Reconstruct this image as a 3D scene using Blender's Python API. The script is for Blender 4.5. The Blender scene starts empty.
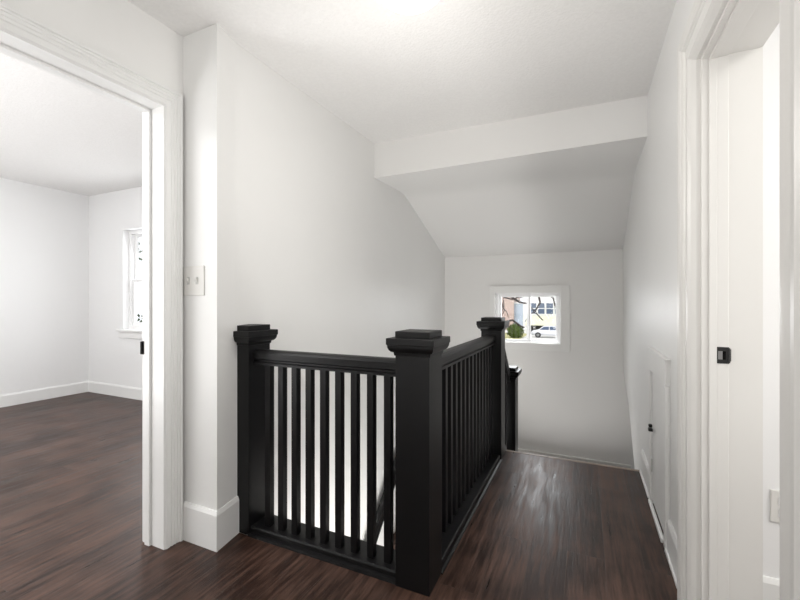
import bpy, bmesh, math, random
from mathutils import Vector, Matrix
random.seed(7)
SC = bpy.context.scene
COL = SC.collection
PI = math.pi

# ------------------------------------------------------------------ helpers
def newbm(): return bmesh.new()

def bx(bm, x0, x1, y0, y1, z0, z1, bev=0.0, seg=2):
    m = Matrix.Translation(((x0+x1)/2, (y0+y1)/2, (z0+z1)/2)) @ Matrix.Diagonal((x1-x0, y1-y0, z1-z0, 1))
    r = bmesh.ops.create_cube(bm, size=1.0, matrix=m)
    if bev > 0:
        es = set()
        for v in r['verts']: es.update(v.link_edges)
        bmesh.ops.bevel(bm, geom=list(es), offset=bev, segments=seg, affect='EDGES', profile=0.5)
    return bm

def prism(bm, poly, axis, a, b):
    """extrude a 2-D polygon along an axis. axis 'x': poly=(y,z); 'y': (x,z); 'z': (x,y)"""
    def p(q, t):
        if axis == 'x': return (t, q[0], q[1])
        if axis == 'y': return (q[0], t, q[1])
        return (q[0], q[1], t)
    A = [bm.verts.new(p(q, a)) for q in poly]
    B = [bm.verts.new(p(q, b)) for q in poly]
    n = len(poly)
    fs = [bm.faces.new(A), bm.faces.new(B)]
    for i in range(n):
        fs.append(bm.faces.new((A[i], A[(i+1) % n], B[(i+1) % n], B[i])))
    bmesh.ops.recalc_face_normals(bm, faces=fs)
    return bm

def loft(bm, rings, cap=True):
    R = [[bm.verts.new(p) for p in r] for r in rings]
    n = len(R[0]); fs = []
    for i in range(len(R)-1):
        for j in range(n):
            fs.append(bm.faces.new((R[i][j], R[i][(j+1) % n], R[i+1][(j+1) % n], R[i+1][j])))
    if cap:
        fs.append(bm.faces.new(R[0])); fs.append(bm.faces.new(R[-1]))
    bmesh.ops.recalc_face_normals(bm, faces=fs)
    return bm

def sqloft(bm, cx, cy, prof):
    """square section stack: prof = [(half size, z)]"""
    return loft(bm, [[(cx-h, cy-h, z), (cx+h, cy-h, z), (cx+h, cy+h, z), (cx-h, cy+h, z)] for h, z in prof])

def tube(bm, pts, rad, n=8):
    pts = [Vector(p) for p in pts]
    if not hasattr(rad, '__len__'): rad = [rad]*len(pts)
    rings = []
    for i, p in enumerate(pts):
        d = (pts[min(i+1, len(pts)-1)] - pts[max(i-1, 0)]).normalized()
        u = d.cross(Vector((0.13, 0.31, 1)) if abs(d.z) < .95 else Vector((0, 1, 0.1))).normalized(); w = d.cross(u)
        rings.append([p + (u*math.cos(2*PI*k/n) + w*math.sin(2*PI*k/n))*rad[i] for k in range(n)])
    return loft(bm, rings)

def lathe(bm, cx, cy, prof, n=48):
    return loft(bm, [[(cx+r*math.cos(2*PI*k/n), cy+r*math.sin(2*PI*k/n), z) for k in range(n)] for r, z in prof])

def leaves(bm, c, rad, n, size, rnd):
    for _ in range(n):
        d = Vector((rnd.gauss(0, 1), rnd.gauss(0, 1), rnd.gauss(0, 1))).normalized() * (0.55 + 0.45*rnd.random())
        p = Vector((c[0]+d.x*rad[0], c[1]+d.y*rad[1], c[2]+d.z*rad[2]))
        a = Vector((rnd.uniform(-1, 1), rnd.uniform(-1, 1), rnd.uniform(-1, 1))).normalized()
        b = a.orthogonal().normalized()*size*.5; a = a*size
        bm.faces.new([bm.verts.new(p-a), bm.verts.new(p+b), bm.verts.new(p+a), bm.verts.new(p-b)])
    return bm

def obj(name, bm, mat, parent=None, smooth=False, origin=None):
    me = bpy.data.meshes.new(name)
    if origin is not None:
        bmesh.ops.translate(bm, verts=bm.verts, vec=-Vector(origin))
    bm.to_mesh(me); bm.free()
    for p in me.polygons: p.use_smooth = smooth
    me.materials.append(mat)
    o = bpy.data.objects.new(name, me); COL.objects.link(o)
    if parent is not None:
        o.parent = parent
        if origin is None:
            o.location = -Vector(parent['base']) if 'base' in parent else (0, 0, 0)
    if origin is not None:
        o.location = Vector(origin) - (Vector(parent['base']) if parent is not None and 'base' in parent else Vector((0, 0, 0)))
    return o

_bases = {}
def empty(name, loc):
    o = bpy.data.objects.new(name, None); COL.objects.link(o); o.location = loc
    o.empty_display_size = .1
    o['base'] = tuple(loc); _bases[o.name] = o
    return o

def thing(name, label, cat, loc, group=None):
    o = empty(name, loc); o['label'] = label; o['category'] = cat
    if group: o['group'] = group
    return o

def tag(o, label, cat, group=None):
    o['label'] = label; o['category'] = cat
    if group: o['group'] = group
    return o

def struct(name, bm, mat, parent=None):
    o = obj(name, bm, mat, parent)
    if parent is None: o['kind'] = 'structure'
    return o

def sempty(name, loc):
    o = empty(name, loc); o['kind'] = 'structure'; return o

# ------------------------------------------------------------------ materials
def mat(name, color, rough=.5, spec=.5, metal=0.0, bump=None, noise=None, emit=None, coat=0.0):
    """bump=(scale, strength, distance); noise=(scale, amount) varies the colour a little"""
    m = bpy.data.materials.new(name); m.use_nodes = True
    nt = m.node_tree; b = nt.nodes['Principled BSDF']
    b.inputs['Base Color'].default_value = (*color, 1)
    b.inputs['Roughness'].default_value = rough
    b.inputs['Specular IOR Level'].default_value = spec
    b.inputs['Metallic'].default_value = metal
    b.inputs['Coat Weight'].default_value = coat
    tc = nt.nodes.new('ShaderNodeTexCoord')
    if emit:
        b.inputs['Emission Color'].default_value = (*emit[0], 1); b.inputs['Emission Strength'].default_value = emit[1]
    if noise:
        n = nt.nodes.new('ShaderNodeTexNoise'); n.inputs['Scale'].default_value = noise[0]; n.inputs['Detail'].default_value = 4
        nt.links.new(tc.outputs['Object'], n.inputs['Vector'])
        r = nt.nodes.new('ShaderNodeValToRGB')
        r.color_ramp.elements[0].position = .3; r.color_ramp.elements[1].position = .7
        r.color_ramp.elements[0].color = (*[c*(1-noise[1]) for c in color], 1)
        r.color_ramp.elements[1].color = (*[min(1, c*(1+noise[1])) for c in color], 1)
        nt.links.new(n.outputs['Fac'], r.inputs['Fac']); nt.links.new(r.outputs['Color'], b.inputs['Base Color'])
    if bump:
        n = nt.nodes.new('ShaderNodeTexNoise'); n.inputs['Scale'].default_value = bump[0]; n.inputs['Detail'].default_value = 3
        nt.links.new(tc.outputs['Object'], n.inputs['Vector'])
        bp = nt.nodes.new('ShaderNodeBump'); bp.inputs['Strength'].default_value = bump[1]; bp.inputs['Distance'].default_value = bump[2]
        nt.links.new(n.outputs['Fac'], bp.inputs['Height']); nt.links.new(bp.outputs['Normal'], b.inputs['Normal'])
    return m

def wood_floor():
    m = bpy.data.materials.new('dark_plank_floor'); m.use_nodes = True
    nt = m.node_tree; L = nt.links; b = nt.nodes['Principled BSDF']
    tc = nt.nodes.new('ShaderNodeTexCoord')
    mp = nt.nodes.new('ShaderNodeMapping'); mp.inputs['Rotation'].default_value = (0, 0, PI/2)
    mp.inputs['Location'].default_value = (0.345, 0.075, 0)
    L.new(tc.outputs['Object'], mp.inputs['Vector'])
    br = nt.nodes.new('ShaderNodeTexBrick')
    br.offset = .37; br.offset_frequency = 2; br.squash = 1
    for k, v in dict(Scale=1.0).items(): br.inputs[k].default_value = v
    br.inputs['Brick Width'].default_value = 1.22; br.inputs['Row Height'].default_value = .155
    br.inputs['Mortar Size'].default_value = .0011; br.inputs['Mortar Smooth'].default_value = .3; br.inputs['Bias'].default_value = 0.0
    br.inputs['Color1'].default_value = (0, 0, 0, 1); br.inputs['Color2'].default_value = (1, 1, 1, 1); br.inputs['Mortar'].default_value = (.5, .5, .5, 1)
    L.new(mp.outputs['Vector'], br.inputs['Vector'])
    # grain, stretched along the plank
    mg = nt.nodes.new('ShaderNodeMapping'); mg.inputs['Scale'].default_value = (46, 3.6, 4)
    L.new(tc.outputs['Object'], mg.inputs['Vector'])
    off = nt.nodes.new('ShaderNodeVectorMath'); off.operation = 'ADD'
    sc = nt.nodes.new('ShaderNodeVectorMath'); sc.operation = 'SCALE'; sc.inputs['Scale'].default_value = 37
    L.new(br.outputs['Color'], sc.inputs[0]); L.new(mg.outputs['Vector'], off.inputs[0]); L.new(sc.outputs['Vector'], off.inputs[1])
    n1 = nt.nodes.new('ShaderNodeTexNoise'); n1.inputs['Scale'].default_value = 1; n1.inputs['Detail'].default_value = 7; n1.inputs['Roughness'].default_value = .62
    L.new(off.outputs['Vector'], n1.inputs['Vector'])
    # broad blotches
    n2 = nt.nodes.new('ShaderNodeTexNoise'); n2.inputs['Scale'].default_value = 4.5; n2.inputs['Detail'].default_value = 5
    L.new(tc.outputs['Object'], n2.inputs['Vector'])
    mx = nt.nodes.new('ShaderNodeMath'); mx.operation = 'MULTIPLY_ADD'; mx.inputs[1].default_value = .14
    L.new(br.outputs['Color'], mx.inputs[0]); L.new(n1.outputs['Fac'], mx.inputs[2])
    mx2 = nt.nodes.new('ShaderNodeMath'); mx2.operation = 'MULTIPLY_ADD'; mx2.inputs[1].default_value = .45
    L.new(n2.outputs['Fac'], mx2.inputs[0]); L.new(mx.outputs['Value'], mx2.inputs[2])
    r = nt.nodes.new('ShaderNodeValToRGB'); e = r.color_ramp.elements
    e[0].position = .42; e[0].color = (.0105, .0052, .0038, 1)
    e[1].position = 1.2 if False else 1.0; e[1].color = (.108, .060, .044, 1)
    k = e.new(.70); k.color = (.029, .0145, .0102, 1)
    L.new(mx2.outputs['Value'], r.inputs['Fac'])
    jm = nt.nodes.new('ShaderNodeMix'); jm.data_type = 'RGBA'
    L.new(br.outputs['Fac'], jm.inputs['Factor']); L.new(r.outputs['Color'], jm.inputs[6]); jm.inputs[7].default_value = (.06, .04, .031, 1)
    L.new(jm.outputs[2], b.inputs['Base Color'])
    rr = nt.nodes.new('ShaderNodeMapRange'); rr.inputs['From Min'].default_value = .3; rr.inputs['From Max'].default_value = .7
    rr.inputs['To Min'].default_value = .26; rr.inputs['To Max'].default_value = .52
    L.new(n1.outputs['Fac'], rr.inputs['Value']); L.new(rr.outputs['Result'], b.inputs['Roughness'])
    b.inputs['Specular IOR Level'].default_value = .27
    bp = nt.nodes.new('ShaderNodeBump'); bp.inputs['Strength'].default_value = .5; bp.inputs['Distance'].default_value = .004
    L.new(n1.outputs['Fac'], bp.inputs['Height']); L.new(bp.outputs['Normal'], b.inputs['Normal'])
    return m

def glass_mat():
    m = bpy.data.materials.new('window_glass'); m.use_nodes = True
    nt = m.node_tree; nt.nodes.clear()
    o = nt.nodes.new('ShaderNodeOutputMaterial'); t = nt.nodes.new('ShaderNodeBsdfTransparent'); g = nt.nodes.new('ShaderNodeBsdfGlossy')
    g.inputs['Roughness'].default_value = .02
    lw = None
    mx = nt.nodes.new('ShaderNodeMixShader')
    mx.inputs['Fac'].default_value = .05; nt.links.new(t.outputs[0], mx.inputs[1]); nt.links.new(g.outputs[0], mx.inputs[2])
    nt.links.new(mx.outputs[0], o.inputs['Surface'])
    return m

def brick_mat(name, c1, c2, mortar, scale=(1, 1, 1)):
    m = bpy.data.materials.new(name); m.use_nodes = True
    nt = m.node_tree; b = nt.nodes['Principled BSDF']; tc = nt.nodes.new('ShaderNodeTexCoord')
    mp = nt.nodes.new('ShaderNodeMapping'); mp.inputs['Rotation'].default_value = (PI/2, 0, 0)
    br = nt.nodes.new('ShaderNodeTexBrick'); br.inputs['Scale'].default_value = 1; br.inputs['Brick Width'].default_value = .44
    br.inputs['Row Height'].default_value = .15; br.inputs['Mortar Size'].default_value = .02
    br.inputs['Color1'].default_value = (*c1, 1); br.inputs['Color2'].default_value = (*c2, 1); br.inputs['Mortar'].default_value = (*mortar, 1)
    nt.links.new(tc.outputs['Object'], mp.inputs['Vector']); nt.links.new(mp.outputs['Vector'], br.inputs['Vector'])
    nt.links.new(br.outputs['Color'], b.inputs['Base Color']); b.inputs['Roughness'].default_value = .9
    return m

M = dict(
    wall=mat('white_wall_paint', (.87, .868, .855), .42, .4, bump=(9, .10, .02), noise=(1.6, .012)),
    walls=mat('satin_wall_paint', (.85, .848, .837), .46, .42, bump=(6, .16, .02), noise=(1.6, .015)),
    slope=mat('white_slope_paint', (.85, .843, .83), .6, .3, bump=(60, .10, .004)),
    ceil=mat('textured_ceiling_paint', (.86, .85, .838), .75, .2, bump=(75, .45, .006), noise=(60, .02)),
    trim=mat('white_trim_gloss', (.86, .86, .85), .3, .5),
    trimw=mat('warm_white_trim', (.80, .79, .765), .33, .5),
    casing_grey=mat('window_casing_paint', (.87, .868, .855), .4, .4),
    black=mat('black_satin_paint', (.0045, .0044, .0049), .42, .32, bump=(40, .05, .003)),
    hardware=mat('black_hardware', (.008, .008, .008), .35, .5),
    steel=mat('dark_steel', (.30, .30, .30), .35, .5, metal=.8),
    cavity=mat('dark_cavity', (.004, .004, .004), .9, .1),
    vinyl=mat('white_vinyl', (.88, .88, .88), .35, .5),
    plate=mat('ivory_plastic_plate', (.78, .77, .74), .35, .5),
    slot=mat('grey_slot', (.55, .55, .53), .5, .3),
    floor=wood_floor(),
    nose=mat('floor_edge_strip', (.30, .24, .20), .4, .4),
    dome=mat('lit_glass_dome', (.9, .9, .9), .4, .4, emit=((1.0, .985, .96), 2.6)),
    chrome=mat('white_metal_base', (.8, .8, .8), .3, .5),
    glass=glass_mat(),
    brickm=brick_mat('pale_red_brick', (.52, .36, .31), (.60, .44, .39), (.62, .55, .5)),
    siding=mat('white_siding', (.86, .86, .86), .6, .3),
    bluesiding=mat('pale_blue_siding', (.52, .60, .70), .6, .3),
    hglass=mat('blue_grey_glass', (.10, .14, .22), .2, .5),
    porch=mat('pale_yellow_roofing', (.83, .82, .62), .8, .2, noise=(2, .06)),
    roof=mat('grey_shingles', (.36, .35, .35), .85, .2, noise=(4, .15)),
    shade=mat('porch_shade_dark', (.06, .06, .055), .8, .2),
    car=mat('white_car_paint', (.82, .83, .87), .25, .5, coat=.5),
    tyre=mat('black_rubber', (.02, .02, .02), .7, .3),
    bark=mat('dark_bark', (.045, .033, .03), .9, .2, noise=(20, .3)),
    leaf=mat('green_leaves', (.075, .11, .022), .7, .2, noise=(6, .5)),
    leafd=mat('dark_green_leaves', (.045, .07, .03), .7, .2, noise=(6, .5)),
    ground=mat('pale_ground', (.80, .79, .76), .9, .2, noise=(.3, .12)),
    lawn=mat('dry_lawn', (.50, .48, .24), .9, .2, noise=(1.2, .2)),
    white_int=mat('room_white_paint', (.88, .88, .88), .5, .3, bump=(9, .08, .02)),
)

# ------------------------------------------------------------------ setting: shell
XL, XR = -1.588, .357         # stairwell left wall, hall right wall
CZ = 2.455                    # hall ceiling
SY = 1.340                    # face of the narrow pier beside the left doorway
# floor: hall, walkway, left room and right room in one boarded level
b = newbm()
bx(b, -1.79, XR, -1.6, 1.487, -.2, 0)
bx(b, -.70, XR, 1.487, 3.16, -.2, 0)
bx(b, -5.9, -1.79, -1.6, 3.0, -.2, 0)
bx(b, XR, 2.6, -1.6, 1.9, -.2, 0)
struct('floor', b, M['floor'])

# left wall with doorway (face at x=-1.79), joined to the deep pier beside the stairs
b = newbm()
bx(b, -1.93, -1.79, -1.6, .43, 0, 2.6)
bx(b, -1.93, -1.79, .43, 1.25, 2.085, 2.6)
bx(b, -1.93, -1.79, 1.25, SY, 0, 2.6)
struct('wall_left', b, M['wall'])
b = newbm()
prism(b, [(-1.93, SY), (-1.558, SY), (-1.585, 1.47), (XL, 1.50), (XL, 1.75), (-1.576, 2.9), (-1.576, 4.87), (-1.93, 4.87)], 'z', -2.9, 2.6)
struct('wall_stair_left', b, M['wall'])

# right wall with doorway; beyond the walkway the lower plaster flares outwards
b = newbm()
bx(b, XR, .52, -1.6, .985, 0, 2.6)
bx(b, XR, .52, .985, 1.712, 2.01, 2.6)
bx(b, XR, .52, 1.712, 3.16, -2.9, 2.6)
zs = [-2.9, -.574, -.265, .12, .30, .47, 2.6]
xo = [.56, .50, .447, .402, .375, XR, XR]
ring0 = [(XR, 3.16, z) for z in zs] + [(.70, 3.16, 2.6), (.70, 3.16, -2.9)]
ringm = [(XR+(x-XR)*.35, 4.0, z) for z, x in zip(zs, xo)] + [(.70, 4.0, 2.6), (.70, 4.0, -2.9)]
ring1 = [(x, 4.74, z) for z, x in zip(zs, xo)] + [(.70, 4.74, 2.6), (.70, 4.74, -2.9)]
loft(b, [ring0, ringm, ring1])
struct('wall_right', b, M['walls'])

# back wall of the stairwell, with its window opening
WX0, WX1, WZ0, WZ1 = -.958, -.240, .684, 1.254
b = newbm()
bx(b, XL, WX0, 4.735, 4.87, -2.9, 2.6)
bx(b, WX1, .70, 4.735, 4.87, -2.9, 2.6)
bx(b, WX0, WX1, 4.735, 4.87, -2.9, WZ0)
bx(b, WX0, WX1, 4.735, 4.87, WZ1, 2.6)
struct('wall_back', b, M['slope'])

# hall ceiling, with the dropped header and the sloping stair ceiling behind it
b = newbm(); bx(b, -1.93, .52, -1.6, 3.0, CZ, 2.62)
struct('ceiling', b, M['ceil'])
b = newbm()
Lp = [(2.91, CZ+.1), (2.91, 2.172), (3.38, 2.186), (3.50, 2.180), (3.60, 2.150), (3.70, 2.110), (4.745, 1.692), (4.80, 1.692), (4.80, CZ+.1)]
Rp = [(2.945, CZ+.1), (2.945, 2.197), (3.50, 2.190), (3.68, 2.176), (3.76, 2.150), (3.84, 2.112), (4.745, 1.692), (4.80, 1.692), (4.80, CZ+.1)]
Lp = [(y, z) for y, z in Lp]
rings = []
for t in (0, .25, .5, .75, 1):
    X = XL - .02 + (XR + .04 - XL) * t
    rings.append([(X, l[0]+(r[0]-l[0])*t, l[1]+(r[1]-l[1])*t) for l, r in zip(Lp, Rp)])
loft(b, rings)
cs = struct('ceiling_slope', b, M['slope'])
for p in cs.data.polygons: p.use_smooth = True
cs.data.set_sharp_from_angle(angle=math.radians(38))

# hall wall behind the camera
b = newbm(); bx(b, -1.93, .52, -1.72, -1.6, 0, 2.6)
struct('wall_front', b, M['wall'])

# left room
b = newbm(); bx(b, -6.0, -5.785, -1.6, 3.12, 0, 2.65)
struct('wall_room_left', b, M['white_int'])
VX0, VX1, VZ0, VZ1 = -5.074, -4.10, .815, 2.02
b = newbm()
bx(b, -5.785, VX0, 3.0, 3.14, 0, 2.65); bx(b, VX1, -1.93, 3.0, 3.14, 0, 2.65)
bx(b, VX0, VX1, 3.0, 3.14, 0, VZ0); bx(b, VX0, VX1, 3.0, 3.14, VZ1, 2.65)
struct('wall_room_back', b, M['white_int'])
b = newbm(); bx(b, -6.0, -1.93, -1.72, -1.6, 0, 2.65)
struct('wall_room_front', b, M['white_int'])
b = newbm(); bx(b, -6.0, -1.93, -1.6, 3.14, 2.505, 2.65)
struct('ceiling_room', b, M['ceil'])
# right room
b = newbm(); bx(b, .52, 2.7, 1.9, 2.02, 0, 2.6)
struct('wall_side_room_back', b, M['white_int'])
b = newbm(); bx(b, 2.6, 2.7, -1.6, 1.9, 0, 2.6)
struct('wall_side_room_right', b, M['white_int'])
b = newbm(); bx(b, .52, 2.7, -1.72, -1.6, 0, 2.6)
struct('wall_side_room_front', b, M['white_int'])
b = newbm(); bx(b, .52, 2.7, -1.6, 2.02, CZ, 2.62)
struct('ceiling_side_room', b, M['ceil'])

# walls under the railing that box in the lower stair flight
b = newbm()
bx(b, XL, -.70, 1.489, 1.60, -2.9, -.001)
struct('wall_stair_front', b, M['wall'])
b = newbm(); bx(b, -.70, -.58, 1.60, 3.6, -2.9, -.2)
struct('wall_stair_inner', b, M['wall'])

# winding stair: two steps down to a landing, then the flight back down along the left wall
b = newbm()
bx(b, -.58, XR, 3.16, 3.38, -.9, -.19); bx(b, -.58, XR, 3.38, 3.60, -.9, -.38)
bx(b, XL, .40, 3.60, 4.735, -.77, -.57)
for i in range(8):
    bx(b, XL, -.70, 3.6-.235*(i+1), 3.6-.235*i, -.57-.19*(i+1)-.25, -.57-.19*(i+1))
st = struct('floor_stairs', b, M['floor'])
b = newbm(); bx(b, -.555, .345, 3.155, 3.185, -.03, .003, .004)
struct('trim_1', b, M['nose'])
b = newbm(); bx(b, -1.5, .43, 4.715, 4.735, -.57, -.525, .004)
struct('baseboard_landing', b, M['trimw'])

# ------------------------------------------------------------------ baseboards
def base_profile(h, t):
    return [(0, 0), (t, 0), (t, h-.018), (t-.004, h-.008), (t*.45, h), (0, h)]
def baseboard_x(b, x0, x1, y, sgn, h, t):          # runs along x, standing off the plane y
    prism(b, [(y+sgn*q[0], q[1]) for q in base_profile(h, t)], 'x', x0, x1)
def baseboard_y(b, y0, y1, x, sgn, h, t):
    prism(b, [(x+sgn*q[0], q[1]) for q in base_profile(h, t)], 'y', y0, y1)
b = newbm()
loft(b, [[(-1.775, SY-q[0], q[1]) for q in base_profile(.182, .014)],
         [(-1.558+q[0], SY-q[0], q[1]) for q in base_profile(.182, .014)],
         [(-1.588+q[0]*1.1, 1.4865, q[1]) for q in base_profile(.182, .014)]])
struct('baseboard_left', b, M['trim'])
b = newbm(); baseboard_y(b, -1.6, 3.0, -5.785, 1, .137, .014); struct('baseboard_room_left', b, M['trim'])
b = newbm(); baseboard_x(b, -5.771, -1.93, 3.0, -1, .137, .014); struct('baseboard_room_back', b, M['trim'])
b = newbm()
baseboard_y(b, 1.86, 2.205, XR, -1, .155, .015)
baseboard_y(b, 2.745, 3.16, XR, -1, .155, .015)
bx(b, .334, .345, 1.93, 2.20, 0, .018, .004); bx(b, .334, .345, 2.75, 3.15, 0, .018, .004)
struct('baseboard_right', b, M['trim'])
b = newbm(); baseboard_x(b, .52, 2.6, 1.9, -1, .15, .014)
bx(b, .52, 2.6, 1.872, 1.886, 0, .02, .004)
struct('baseboard_side_room', b, M['trim'])

# ------------------------------------------------------------------ doorways
def u_frame(b, prof, jy0, jy1, top, place, z0=0.0):
    """mitred casing round an opening. prof: (offset outwards from the opening, stand-off). place(y, z, s)->xyz"""
    # the three runs: left leg up, head, right leg down
    path = []
    for o, s in prof:
        path.append([place(jy0-o, z0, s), place(jy0-o, top+o, s), place(jy1+o, top+o, s), place(jy1+o, z0, s)])
    rings = [[path[k][i] for k in range(len(prof))] for i in range(4)]
    loft(b, rings)

def fluted(w, t):
    p = [(0, 0), (0, t*.75), (.006, t)]
    for c in (.30, .48, .66):
        p += [(w*c-.006, t), (w*c-.003, t-.0035), (w*c+.003, t-.0035), (w*c+.006, t)]
    p += [(w*.80, t), (w*.84, t+.006), (w*.96, t+.006), (w, t+.001), (w, 0)]
    return p

# left doorway: opening y .43..1.24, faces the hall at x=-1.79
d1 = sempty('door_1', (-1.86, .835, 0))
JY0, JY1, JT = .437, 1.235, 2.07
b = newbm()
bx(b, -1.934, -1.782, JY1, JY1+.016, 0, JT+.016); bx(b, -1.94, -1.782, JY0-.016, JY0, 0, JT+.016); bx(b, -1.94, -1.782, JY0, JY1, JT, JT+.016)
obj('door_jamb', b, M['trim'], d1)
b = newbm()
bx(b, -1.905, -1.870, JY1-.012, JY1, 0, JT-.012, .002); bx(b, -1.905, -1.870, JY0, JY0+.012, 0, JT-.012, .002); bx(b, -1.905, -1.870, JY0, JY1, JT-.012, JT, .002)
obj('door_stop', b, M['trim'], d1)
b = newbm()
u_frame(b, fluted(.088, .018), JY0-.004, JY1+.004, JT+.004, lambda y, z, s: (-1.793+s, y, z))
obj('door_casing', b, M['trim'], d1)
b = newbm()
u_frame(b, fluted(.088, .018), JY0-.004, JY1+.004, JT+.004, lambda y, z, s: (-1.93-s, y, z))
obj('door_casing', b, M['trim'], d1)
b = newbm()
bx(b, -1.936, -1.908, JY1-.0022, JY1, .903, .967, .001)
bx(b, -1.942, -1.932, JY1-.010, JY1, .904, .966, .003)
sp = obj('strike_plate', b, M['hardware'], d1); sp['label'] = 'black strike plate lip'

# right doorway: opening y 1.0..1.70, wall x .357...52
d2 = sempty('door_2', (.44, 1.35, 0))
KY0, KY1, KT = 1.000, 1.697, 1.995
b = newbm()
for (ya, yb) in ((KY1, KY1+.015), (KY0-.015, KY0)):
    bx(b, .366, .524, ya, yb, 0, KT+.015)
bx(b, .366, .524, KY0, KY1, KT, KT+.015)
obj('door_jamb', b, M['trimw'], d2)
b = newbm()   # slim raised bands on the jamb that carry the strike
for (x0, x1, t) in ((.386, .4086, .0065), (.4084, .440, .0045)):
    bx(b, x0, x1, KY1-t, KY1, 0, KT-t, .0015); bx(b, x0, x1, KY0, KY0+t, 0, KT-t, .0015); bx(b, x0, x1, KY0, KY1, KT-t, KT, .0015)
obj('door_stop', b, M['trimw'], d2)
prof = [(.007, -.014), (.007, .004), (.014, .018), (.022, .0275), (.030, .0275), (.074, .0235), (.078, .028), (.083, .028), (.086, .034), (.096, .0385), (.116, .041), (.130, .036), (.138, .024), (.140, -.001)]
b = newbm()
u_frame(b, prof, KY0-.002, KY1+.002, KT+.002, lambda y, z, s: (XR-s, y, z))
obj('door_casing', b, M['trimw'], d2)
b = newbm()
u_frame(b, [(0, -.005), (0, .012), (.02, .016), (.08, .016), (.085, -.001)], KY0-.004, KY1+.004, KT+.004, lambda y, z, s: (.52+s, y, z))
obj('door_casing', b, M['trimw'], d2)
# strike plate on the far jamb
b = newbm()
yz = KY1-.0047
bx(b, .4075, .441, yz-.0025, yz, .948, 1.004, .001)
tube(b, [(.439, yz-.001, .951), (.439, yz-.001, 1.001)], .005, 10)
prism(b, [(.436, yz), (.444, yz), (.449, yz+.006), (.446, yz+.007), (.442, yz+.003), (.436, yz+.003)], 'z', .956, .997)
sp = obj('strike_plate', b, M['hardware'], d2); sp['label'] = 'black strike plate'
b = newbm(); bx(b, .4105, .4225, yz-.0034, yz-.002, .962, .990)
obj('strike_opening', b, M['steel'], sp).location = -Vector(d2['base']) - sp.location
b = newbm(); lathe_pts = None
bx(b, .4225, .4315, yz-.0034, yz-.002, .962, .990)
obj('strike_hole', b, M['cavity'], sp).location = -Vector(d2['base']) - sp.location

# kneewall access door in the right wall
d3 = sempty('door_3', (.345, 2.47, 0))
FX = .336
b = newbm()
bx(b, FX, XR+.002, 2.197, 2.732, .764, .888, .004)        # header
bx(b, FX-.003, XR+.002, 2.190, 2.742, .884, .892, .002)   # thin cap
bx(b, FX, XR+.002, 2.197, 2.250, .0, .764, .008)          # near stile
bx(b, FX, XR+.002, 2.690, 2.732, .0, .764, .004)          # far stile
obj('door_frame', b, M['walls'], d3)
b = newbm(); bx(b, FX+.013, XR+.004, 2.254, 2.684, .03, .757, .002)
obj('door_panel', b, M['walls'], d3)
b = newbm()
bx(b, FX-.012, FX+.006, 2.625, 2.645, .452, .468, .003); bx(b, FX-.016, FX+.006, 2.60, 2.63, .435, .452, .004)
l = obj('latch', b, M['hardware'], d3); l['label'] = 'small black latch'
b = newbm(); bx(b, FX+.002, FX+.008, 2.64, 2.655, .20, .27, .001)
obj('hinge_slot', b, M['slot'], d3)
b = newbm(); bx(b, FX-.006, FX+.01, 2.27, 2.70, 0, .022, .004)
obj('bottom_trim', b, M['trim'], d3)

# ------------------------------------------------------------------ windows
w1 = sempty('window_1', (-.6, 4.735, WZ0))
b = newbm()
def ring_rect(b, x0, x1, z0, z1, w, y0, y1, wl=None, wr=None, wt=None, wb=None):
    wl = w if wl is None else wl; wr = w if wr is None else wr; wt = w if wt is None else wt; wb = w if wb is None else wb
    bx(b, x0-wl, x0, y0, y1, z0-wb, z1+wt, .002); bx(b, x1, x1+wr, y0, y1, z0-wb, z1+wt, .002)
    bx(b, x0, x1, y0, y1, z1, z1+wt, .002); bx(b, x0, x1, y0, y1, z0-wb, z0, .002)
ring_rect(b, WX0+.004, WX1-.004, WZ0+.004, WZ1-.004, .082, 4.711, 4.736, wl=.064, wb=.084, wr=.094)
obj('window_casing', b, M['casing_grey'], w1)
b = newbm()
ring_rect(b, WX0+.034, WX1-.034, WZ0+.014, WZ1-.026, .034, 4.775, 4.87, wb=.014, wt=.026)
obj('window_frame', b, M['vinyl'], w1)
xm = -.590
for k, (x0, x1, y) in enumerate(((WX0+.034, xm+.026, 4.80), (xm-.026, WX1-.034, 4.83))):
    b = newbm(); ring_rect(b, x0+.026, x1-.026, WZ0+.030, WZ1-.048, .024, y, y+.022, wb=.016, wt=.022)
    s = obj('window_sash', b, M['vinyl'], w1)
    b = newbm(); bx(b, x0+.026, x1-.026, y+.008, y+.012, WZ0+.030, WZ1-.048)
    obj('pane', b, M['glass'], s).location = (0, 0, 0)

w2 = sempty('window_2', (-4.6, 3.0, VZ0))
b = newbm(); bx(b, VX0-.075, VX1+.075, 2.955, 3.10, VZ0-.022, VZ0+.004, .006)
obj('window_sill', b, M['trim'], w2)
b = newbm(); bx(b, VX0-.06, VX1+.06, 2.982, 3.001, VZ0-.10, VZ0-.022, .004)
obj('window_apron', b, M['trim'], w2)
b = newbm(); ring_rect(b, VX0+.045, VX1-.045, VZ0+.045, VZ1-.045, .045, 3.07, 3.14)
obj('window_frame', b, M['vinyl'], w2)
vm = 1.405
for (z0, z1, y) in ((VZ0+.045, vm+.018, 3.085), (vm-.018, VZ1-.045, 3.112)):
    b = newbm(); ring_rect(b, VX0+.085, VX1-.085, z0+.042, z1-.036, .04, y, y+.024, wt=.036, wb=.042)
    s = obj('window_sash', b, M['vinyl'], w2)
    b = newbm(); bx(b, VX0+.085, VX1-.085, y+.01, y+.014, z0+.042, z1-.036)
    obj('pane', b, M['glass'], s).location = (0, 0, 0)

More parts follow.
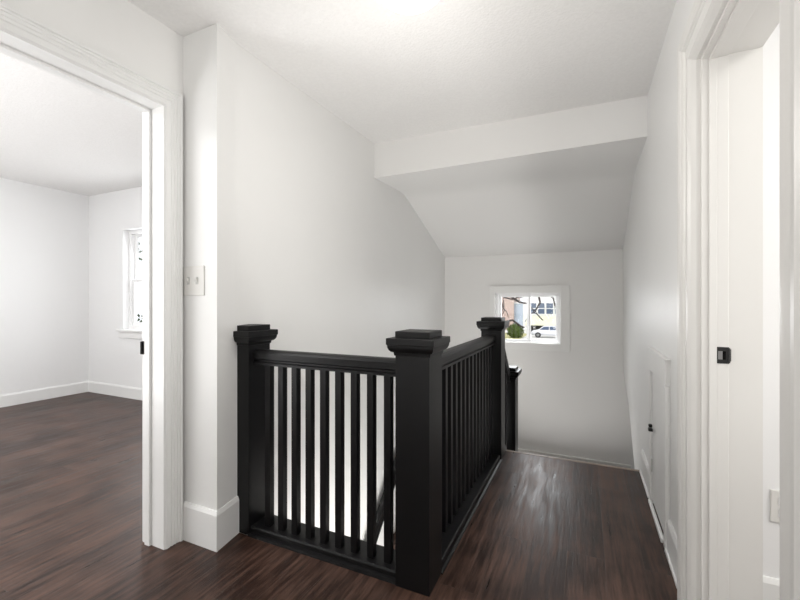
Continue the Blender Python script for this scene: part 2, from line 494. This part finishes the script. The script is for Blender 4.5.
# ------------------------------------------------------------------ balustrade
bal = thing('balustrade', 'black painted wooden stair railing with square posts around the stair opening', 'railing', (-.627, 1.55, 0))
K = M['black']
def newel(cx, cy, z0, ztop, h=.0735):
    b = newbm()
    sqloft(b, cx, cy, [(h-.002, z0), (h, z0+.004), (h, ztop-.10)])
    return b
def cap_bm(cx, cy, t, h=.0735):
    b = newbm()
    p = [(h-.001, t-.103), (h+.004, t-.101), (h+.006, t-.088)]
    for k in range(0, 7):                      # rounded moulding swelling out to the slab
        a = k/6*PI/2
        p.append((h+.006+.020*math.sin(a), t-.088+.030*(1-math.cos(a))))
    p += [(h+.028, t-.057), (h+.029, t-.055), (h+.029, t-.032), (h+.027, t-.030), (h+.001, t-.030), (h+.001, t-.005), (h-.001, t-.003), (.004, t)]
    return sqloft(b, cx, cy, p)
NX = -.6265
posts = [(NX, 1.5465, 0, 1.040), (NX, 3.030, 0, 1.040), (NX, 3.680, -.57, .575)]
for (px, py, z0, zt) in posts:
    n = obj('newel_post', newel(px, py, z0, zt), K, bal, origin=(px, py, z0))
    c = obj('newel_cap', cap_bm(px, py, zt), K, n, origin=(px, py, zt)); c.location = (0, 0, zt-z0)
# half post against the left wall
def clip_half(b, x):
    bmesh.ops.bisect_plane(b, geom=list(b.verts)+list(b.edges)+list(b.faces), plane_co=(x, 0, 0), plane_no=(-1, 0, 0), clear_outer=True)
    e = [e for e in b.edges if e.is_boundary]
    bmesh.ops.holes_fill(b, edges=e)
    return b
hx = -1.5835
n = obj('newel_post', clip_half(newel(hx, 1.5600, 0, 1.040), XL+.001), K, bal, origin=(hx, 1.56, 0))
c = obj('newel_cap', clip_half(cap_bm(hx, 1.5600, 1.040), XL+.001), K, n, origin=(hx, 1.56, 1.04)); c.location = (0, 0, 1.04)

RAIL = [(-.030, 0), (.030, 0), (.030, .012), (.022, .016), (.022, .024), (.033, .030), (.034, .058), (.029, .067), (.018, .073), (0, .075), (-.018, .073), (-.029, .067), (-.034, .058), (-.033, .030), (-.022, .024), (-.022, .016), (-.030, .012)]
RZ, RY = .842, 1.546
b = newbm(); prism(b, [(RY+p[0], RZ+p[1]) for p in RAIL], 'x', hx+.072, NX-.072)
obj('handrail', b, K, bal)
b = newbm(); prism(b, [(NX+p[0], RZ+p[1]) for p in RAIL], 'y', RY+.072, 3.030-.072)
obj('handrail', b, K, bal)
# easing and sloping rail down to the landing post
pts = [(3.100, .845), (3.16, .83), (3.22, .795), (3.30, .73), (3.62, .43)]
b = newbm()
rings = []
for i, (y, z) in enumerate(pts):
    rings.append([(NX+p[0], y, z+p[1]*1.25) for p in RAIL])
loft(b, rings)
obj('handrail', b, K, bal)
# base rails
b = newbm()
BASE = [(1.487, 0), (1.620, 0), (1.620, .050), (1.575, .050), (1.570, .036), (1.512, .036), (1.508, .030), (1.500, .028), (1.497, .014), (1.489, .012)]
BASE = [(1.480, 0), (1.622, 0), (1.622, .046), (1.505, .040), (1.500, .032), (1.498, .016), (1.484, .013)]
prism(b, BASE, 'x', hx+.072, NX-.0735)
obj('base_rail', b, K, bal)
b = newbm()
prism(b, [(-.698, 0), (-.548, 0), (-.549, .005), (-.560, .008), (-.562, .034), (-.568, .040), (-.698, .046)], 'y', 1.619, 2.957)
obj('base_rail', b, K, bal)
# balusters
b = newbm(); bx(b, -.016, .016, -.016, .016, 0, RZ-.036, .0015)
b0 = obj('baluster', b, K, bal, origin=(0, 0, 0))
first = True
def place_bal(x, y):
    global first
    if first: o = b0; first = False
    else:
        o = b0.copy(); COL.objects.link(o); o.parent = bal
    o.location = Vector((x, y, .038)) - Vector(bal['base'])
for i in range(9): place_bal(-1.447 + .016 + .083*i, RY)
for i in range(15): place_bal(NX, 1.681 + .016 + .0842*i)
# raking flight down to the landing post: skirt board and balusters
b = newbm(); prism(b, [(3.104, .10), (3.104, -.55), (3.606, -.85), (3.606, -.36)], 'x', -.70, -.560)
obj('stair_skirt', b, K, bal)
for (y, z0, z1) in ((3.16, -.0, .83), (3.245, -.05, .77), (3.33, -.1, .70), (3.415, -.2, .61), (3.50, -.25, .54)):
    b = newbm(); bx(b, NX-.016, NX+.016, y-.016, y+.016, z0, z1, .0015)
    obj('baluster', b, K, bal)

# wall handrail on the left wall of the lower flight
wh = thing('wall_handrail', 'black handrail on the stairwell wall sloping down, seen between the front balusters', 'handrail', (-1.50, 2.86, -.66))
b = newbm()
sl = .92
def rail_z(y): return -.715 + (y-2.86)*sl
rings = []
for y in (1.9, 3.9):
    z = rail_z(y)
    rings.append([(-1.525+p[0]*.8, y, z+p[1]*1.8) for p in RAIL])
loft(b, rings)
obj('rail', b, K, wh)
for y in (2.2, 3.2):
    b = newbm(); z = rail_z(y)
    tube(b, [(-1.525, y, z+.02), (-1.530, y, z-.04), (XL+.004, y, z-.06)], .008, 10)
    bx(b, XL, XL+.006, y-.025, y+.025, z-.09, z-.03, .002)
    obj('bracket', b, M['hardware'], wh)

# ------------------------------------------------------------------ light, switch, outlet
lt = thing('ceiling_light', 'round white frosted glass dome light glowing on the hall ceiling', 'ceiling light', (-.63, 1.46, CZ))
b = newbm(); lathe(b, -.63, 1.46, [(.13, CZ), (.156, CZ), (.158, CZ-.012), (.150, CZ-.024), (.13, CZ-.024)])
obj('light_base', b, M['chrome'], lt, True)
b = newbm()
lathe(b, -.63, 1.46, [(.148, CZ-.020)] + [(.148*math.cos(a), CZ-.020-.092*math.sin(a)) for a in [k/14*PI/2*.985 for k in range(1, 15)]])
obj('glass_dome', b, M['dome'], lt, True)

sw = thing('light_switch', 'ivory double light switch plate on the narrow wall beside the left doorway', 'light switch', (-1.715, SY, 1.258))
SX, SZ = -1.7145, 1.2575
b = newbm(); bx(b, SX-.076, SX+.076, SY-.006, SY+.0005, SZ-.071, SZ+.071, .003)
obj('switch_plate', b, M['plate'], sw)
for dx in (-.030, .030):
    b = newbm(); bx(b, SX+dx-.009, SX+dx+.009, SY-.0072, SY-.0055, SZ-.018, SZ+.018, .0008)
    o = obj('switch_slot', b, M['slot'], sw)
    b = newbm(); prism(b, [(SY-.006, SZ-.010), (SY-.006, SZ+.010), (SY-.018, SZ+.014), (SY-.017, SZ+.004)], 'x', SX+dx-.006, SX+dx+.006)
    obj('toggle', b, M['plate'], sw)
    for dz in (-.048, .048):
        b = newbm(); tube(b, [(SX+dx, SY-.005, SZ+dz), (SX+dx, SY-.0066, SZ+dz)], .003, 10)
        obj('screw', b, M['plate'], sw)

ol = thing('wall_outlet', 'white electrical outlet plate low on the wall of the bright side room', 'outlet', (.652, 1.9, .414))
OX, OZ = .6515, .414
b = newbm(); bx(b, OX-.037, OX+.037, 1.893, 1.9, OZ-.059, OZ+.059, .003)
obj('outlet_plate', b, M['plate'], ol)
for dz in (-.021, .021):
    b = newbm(); bx(b, OX-.016, OX+.016, 1.891, 1.894, OZ+dz-.014, OZ+dz+.014, .003)
    r = obj('receptacle', b, M['vinyl'], ol)
    b = newbm()
    for dx in (-.006, .006): bx(b, OX+dx-.001, OX+dx+.001, 1.8903, 1.8912, OZ+dz-.004, OZ+dz+.006)
    obj('slot', b, M['slot'], r).location = (0, 0, 0)

# ------------------------------------------------------------------ outside
G = -3.3
b = newbm(); bx(b, -70, 50, 5.5, 120, G-.4, G)
struct('ground', b, M['ground'])
b = newbm(); bx(b, -14, -6.9, 46, 57, G, G+.02); struct('ground_lawn', b, M['lawn'])

# white house across the street
hs = thing('white_house', 'white house across the street with blue-grey windows above a pale porch roof', 'house', (-5.2, 60, G))
b = newbm(); bx(b, -8.0, 1.5, 59, 66, G, 2.6); obj('wall', b, M['siding'], hs)
b = newbm(); prism(b, [(58.6, 2.6), (66.4, 2.6), (62.5, 4.8)], 'x', -8.3, 1.8); obj('roof', b, M['roof'], hs)
for x in (-6.63, -5.53, -4.43, -3.33, -2.23):
    b = newbm(); ring_rect(b, x-.43, x+.43, -.62, .86, .09, 58.86, 59.02)
    bx(b, x-.43, x+.43, 58.9, 59.0, .07, .17)
    f = obj('window_frame', b, M['siding'], hs)
    b = newbm(); bx(b, x-.43, x+.43, 58.95, 58.99, -.62, .86); obj('pane', b, M['hglass'], f).location = (0, 0, 0)
b = newbm(); prism(b, [(56.4, -1.98), (56.4, -2.12), (59.0, -2.12), (59.0, -.95)], 'x', -7.35, 1.0); obj('porch_roof', b, M['porch'], hs)
b = newbm(); bx(b, -7.1, -4.9, 58.7, 59.0, G, -2.1); obj('porch_shade', b, M['shade'], hs)  # dark slab stands in for the shade under the porch roof
for x in (-7.2, -4.6, -2.0, .6):
    b = newbm(); bx(b, x-.1, x+.1, 56.6, 56.8, G, -2.11); obj('porch_post', b, M['siding'], hs)

bh = thing('brick_house', 'pale red brick house with a grey roof seen past the bare branches', 'house', (-13, 66, G))
b = newbm(); bx(b, -17, -9.9, 63, 70, G, 3.4); obj('wall', b, M['brickm'], bh)
b = newbm(); prism(b, [(62.6, 3.4), (70.4, 3.4), (66.5, 5.6)], 'x', -17.4, -9.6); obj('roof', b, M['roof'], bh)
b = newbm(); bx(b, -9.9, -8.5, 63.5, 69, G, .75); obj('side_wing', b, M['bluesiding'], bh)
b = newbm(); bx(b, -9.9, -8.35, 63.3, 69.2, .75, .95); obj('wing_roof', b, M['siding'], bh)
b = newbm(); bx(b, -13.4, -12.2, 62.9, 63.02, -.4, 1.3); obj('window', b, M['hglass'], bh)

# parked car
car = thing('parked_car', 'white parked car on the street in front of the white house', 'car', (-4.0, 52.2, G))
b = newbm()
side = [(-2.15, .30), (-2.2, .62), (-2.05, .82), (-1.35, .95), (-.75, 1.42), (.65, 1.46), (1.45, 1.02), (2.1, .92), (2.2, .55), (2.12, .28)]
prism(b, [(-3.85+p[0], G+p[1]) for p in side], 'y', 51.3, 53.0)
bmesh.ops.bevel(b, geom=list(b.edges), offset=.06, segments=2, affect='EDGES')
obj('body', b, M['car'], car, True)
for pl in ([(-1.15, .98), (-.68, 1.34), (-.10, 1.37), (-.10, .98)], [(.0, .98), (.0, 1.37), (.58, 1.38), (1.22, 1.0)]):
    b = newbm(); prism(b, [(-3.85+p[0], G+p[1]) for p in pl], 'y', 51.285, 51.32); obj('side_window', b, M['hglass'], car)
for x in (-1.35, 1.35):
    b = newbm()
    loft(b, [[(-3.85+x+.33*math.cos(2*PI*k/24), y, G+.33+.33*math.sin(2*PI*k/24)) for k in range(24)] for y in (51.25, 51.5)])
    w = obj('wheel', b, M['tyre'], car)
    b = newbm()
    loft(b, [[(-3.85+x+.19*math.cos(2*PI*k/24), y, G+.33+.19*math.sin(2*PI*k/24)) for k in range(24)] for y in (51.235, 51.26)])
    obj('hubcap', b, M['steel'], w).location = (0, 0, 0)

# hedge bush
rnd = random.Random(3)
b = newbm()
bmesh.ops.create_icosphere(b, subdivisions=3, radius=1, matrix=Matrix.Translation((-7.7, 50, G+.78)) @ Matrix.Diagonal((.8, .8, .80, 1)))
for v in b.verts: v.co += (v.co-Vector((-7.7, 50, G+.78)))*rnd.uniform(-.12, .12)
leaves(b, (-7.7, 50, G+.82), (1.0, 1.0, .95), 420, .2, rnd)
for v in b.verts:
    if v.co.z < G: v.co.z = G
bsh = obj('bush', b, M['leaf'], origin=(-7.7, 50, G)); tag(bsh, 'round green bush on the pale lawn across the street', 'bush')

# bare street tree: trunk just left of the window, limbs reaching across it
tr = thing('bare_tree', 'bare dark-limbed tree whose branches cross the stairwell window', 'tree', (-4.2, 16, G))
b = newbm()
tube(b, [(-4.2, 16, G), (-4.15, 16, -1.5), (-4.05, 16, .2), (-4.0, 16.1, 2.2), (-3.9, 16.2, 5)], [.24, .2, .17, .13, .06], 12)
obj('trunk', b, M['bark'], tr, True)
limbs = [
    [(-4.03, 16, 1.2), (-3.3, 16, 1.75), (-2.75, 16, 1.42), (-2.3, 16, 1.12), (-2.0, 16.1, 1.05)],
    [(-4.05, 16, .1), (-3.3, 15.9, .25), (-2.85, 15.9, .34), (-2.55, 15.9, .42), (-2.25, 15.9, .2), (-2.1, 15.9, .14)],
    [(-2.75, 16, 1.42), (-2.55, 16.1, 1.6), (-2.35, 16.1, 1.5)],
    [(-4.0, 16.1, 2.0), (-2.6, 16.1, 2.35), (-1.7, 16.1, 1.75), (-1.55, 16.1, 1.1), (-1.75, 16.1, .75), (-1.45, 16.1, .42)],
    [(-1.7, 16.1, 1.75), (-1.35, 16.1, 1.55), (-1.08, 16.1, 1.25), (-1.0, 16.1, .85)],
    [(-3.3, 16, 1.75), (-3.0, 15.9, 1.2), (-2.85, 15.9, .8), (-3.0, 15.9, .5)],
    [(-2.95, 15.9, .95), (-2.75, 15.9, .72), (-2.7, 15.9, .5)],
    [(-1.75, 16.1, .75), (-1.95, 16.1, 1.0), (-2.05, 16.1, 1.3)],
    [(-3.3, 16, 1.75), (-2.9, 16.2, 1.3), (-2.6, 16.2, 1.22), (-2.35, 16.2, 1.32), (-2.2, 16.2, 1.28)],
    [(-3.3, 15.9, .25), (-3.05, 15.8, .55), (-2.85, 15.8, .95), (-2.9, 15.8, 1.5)],
    [(-1.75, 16.1, .75), (-1.95, 16, .62), (-2.1, 16, .35)],
    [(-2.85, 15.9, .34), (-2.65, 15.9, .15), (-2.45, 15.9, -.02)],
]
rads = [.075, .065, .035, .06, .055, .034, .024, .024, .04, .03, .022, .022]
for l, r in zip(limbs, rads):
    b = newbm(); n = len(l)
    tube(b, l, [r*(1-.6*i/(n-1)) for i in range(n)], 8)
    obj('branch', b, M['bark'], tr, True)

# leafy tree beyond the left room's window
t2 = thing('leafy_tree', 'dark green tree glimpsed through the left room window', 'tree', (-12.4, 8.6, G))
b = newbm(); tube(b, [(-12.4, 8.6, G), (-12.35, 8.6, 1.5), (-12.2, 8.5, 5)], [.1, .07, .05], 10)
obj('trunk', b, M['bark'], t2, True)
b = newbm()
for (cx, cy, cz, r) in ((-12.4, 8.2, .6, .55), (-12.7, 8.8, 1.0, .6), (-12.2, 8.0, 2.6, .5), (-12.9, 8.8, 3.2, .7), (-11.9, 8.3, -.4, .8)):
    leaves(b, (cx, cy, cz), (r, r, r*.7), 45, .08, rnd)
obj('foliage', b, M['leafd'], t2)
b = newbm(); bx(b, -60, -6.0, 5.5, 60, G-.02, G+.001) if False else None
b.free()

# ------------------------------------------------------------------ world and lamps
w = bpy.data.worlds.new('overcast_sky'); SC.world = w; w.use_nodes = True
nt = w.node_tree; bg = nt.nodes['Background']
bg.inputs['Color'].default_value = (.93, .96, 1.0, 1); bg.inputs['Strength'].default_value = 1.35

def area(name, loc, rot, sx, sy, power, color=(1, 1, 1)):
    l = bpy.data.lights.new(name, 'AREA'); l.shape = 'RECTANGLE'; l.size = sx; l.size_y = sy; l.energy = power; l.color = color
    o = bpy.data.objects.new(name, l); COL.objects.link(o); o.location = loc; o.rotation_euler = rot
    return o
R = math.radians
def aim(o, target):
    o.rotation_euler = (Vector(target)-o.location).to_track_quat('-Z', 'Y').to_euler()
# lamp under the dome
pl = bpy.data.lights.new('dome_lamp', 'POINT'); pl.energy = 12; pl.shadow_soft_size = .2; pl.color = (1, .97, .93)
o = bpy.data.objects.new('dome_lamp', pl); COL.objects.link(o); o.location = (-.63, 1.46, CZ-.72)
# hall behind the camera: added unseen fill, one aimed ahead, one at the ceiling
a = area('hall_fill', (-.25, -1.3, 1.9), (0, 0, 0), 1.0, 1.2, 5, (1, .985, .965)); aim(a, (-.9, 3.2, .9))
area('bounce_fill', (-.7, -.85, .5), (PI, 0, 0), 1.3, .9, 19, (1, .985, .97))
# left room: added unseen fill overhead and near the floor, then window daylight
area('room_fill', (-3.3, .1, 2.46), (0, 0, 0), 1.6, 1.6, 52, (1, 1, 1))
area('room_bounce_fill', (-3.5, -.5, .4), (PI, 0, 0), 1.6, 1.2, 76, (1, 1, 1))
a = area('room_window_light', (-4.6, 3.3, 1.45), (0, 0, 0), .9, 1.1, 16, (.95, .98, 1)); aim(a, (-3.6, 0, .6))
# side room: added unseen fill overhead and near the floor, with window light
area('side_room_fill', (1.6, .6, 2.4), (0, 0, 0), 1.2, 1.4, 25, (1, .98, .94))
a = area('side_room_window_light', (2.5, .7, 1.4), (0, 0, 0), 1.2, 1.3, 18, (1, .985, .96)); aim(a, (-1.6, 1.7, 1.1))
area('side_room_bounce_fill', (1.5, .2, .35), (PI, 0, 0), 1.0, 1.0, 12, (1, .98, .95))
# daylight through the stairwell window, and unseen fill added to shine up the stairwell
a = area('stair_window_light', (-.6, 5.15, 1.25), (0, 0, 0), .9, .8, 28, (.97, .985, 1)); aim(a, (-.3, 2.6, .0))
a = area('stairwell_up_fill', (-1.12, 2.15, -1.35), (0, 0, 0), .7, .9, 25, (1, .985, .96)); aim(a, (-.9, 3.1, 2.2))
a = area('landing_up_fill', (-.3, 4.0, -.45), (PI, 0, 0), .9, .7, 3.5, (1, .985, .96))  # added unseen fill lifting the sloping ceiling above the landing
s = bpy.data.lights.new('sun', 'SUN'); s.energy = 1.6; s.angle = .6; s.color = (1, .97, .92)
o = bpy.data.objects.new('sun', s); COL.objects.link(o); o.rotation_euler = (R(42), R(-12), R(-28))

# ------------------------------------------------------------------ camera
cam = bpy.data.cameras.new('camera'); co = bpy.data.objects.new('camera', cam); COL.objects.link(co)
co.location = (0, 0, 1.16); co.rotation_euler = (PI/2, 0, R(24.77))
cam.sensor_width = 36; cam.lens = 401/800*36; cam.shift_y = 1/800; cam.clip_start = .02; cam.clip_end = 300
SC.camera = co
SC.view_settings.view_transform = 'Standard'; SC.view_settings.look = 'None'; SC.view_settings.exposure = -0.08
for o in list(bpy.data.objects):
    if 'base' in o: del o['base']
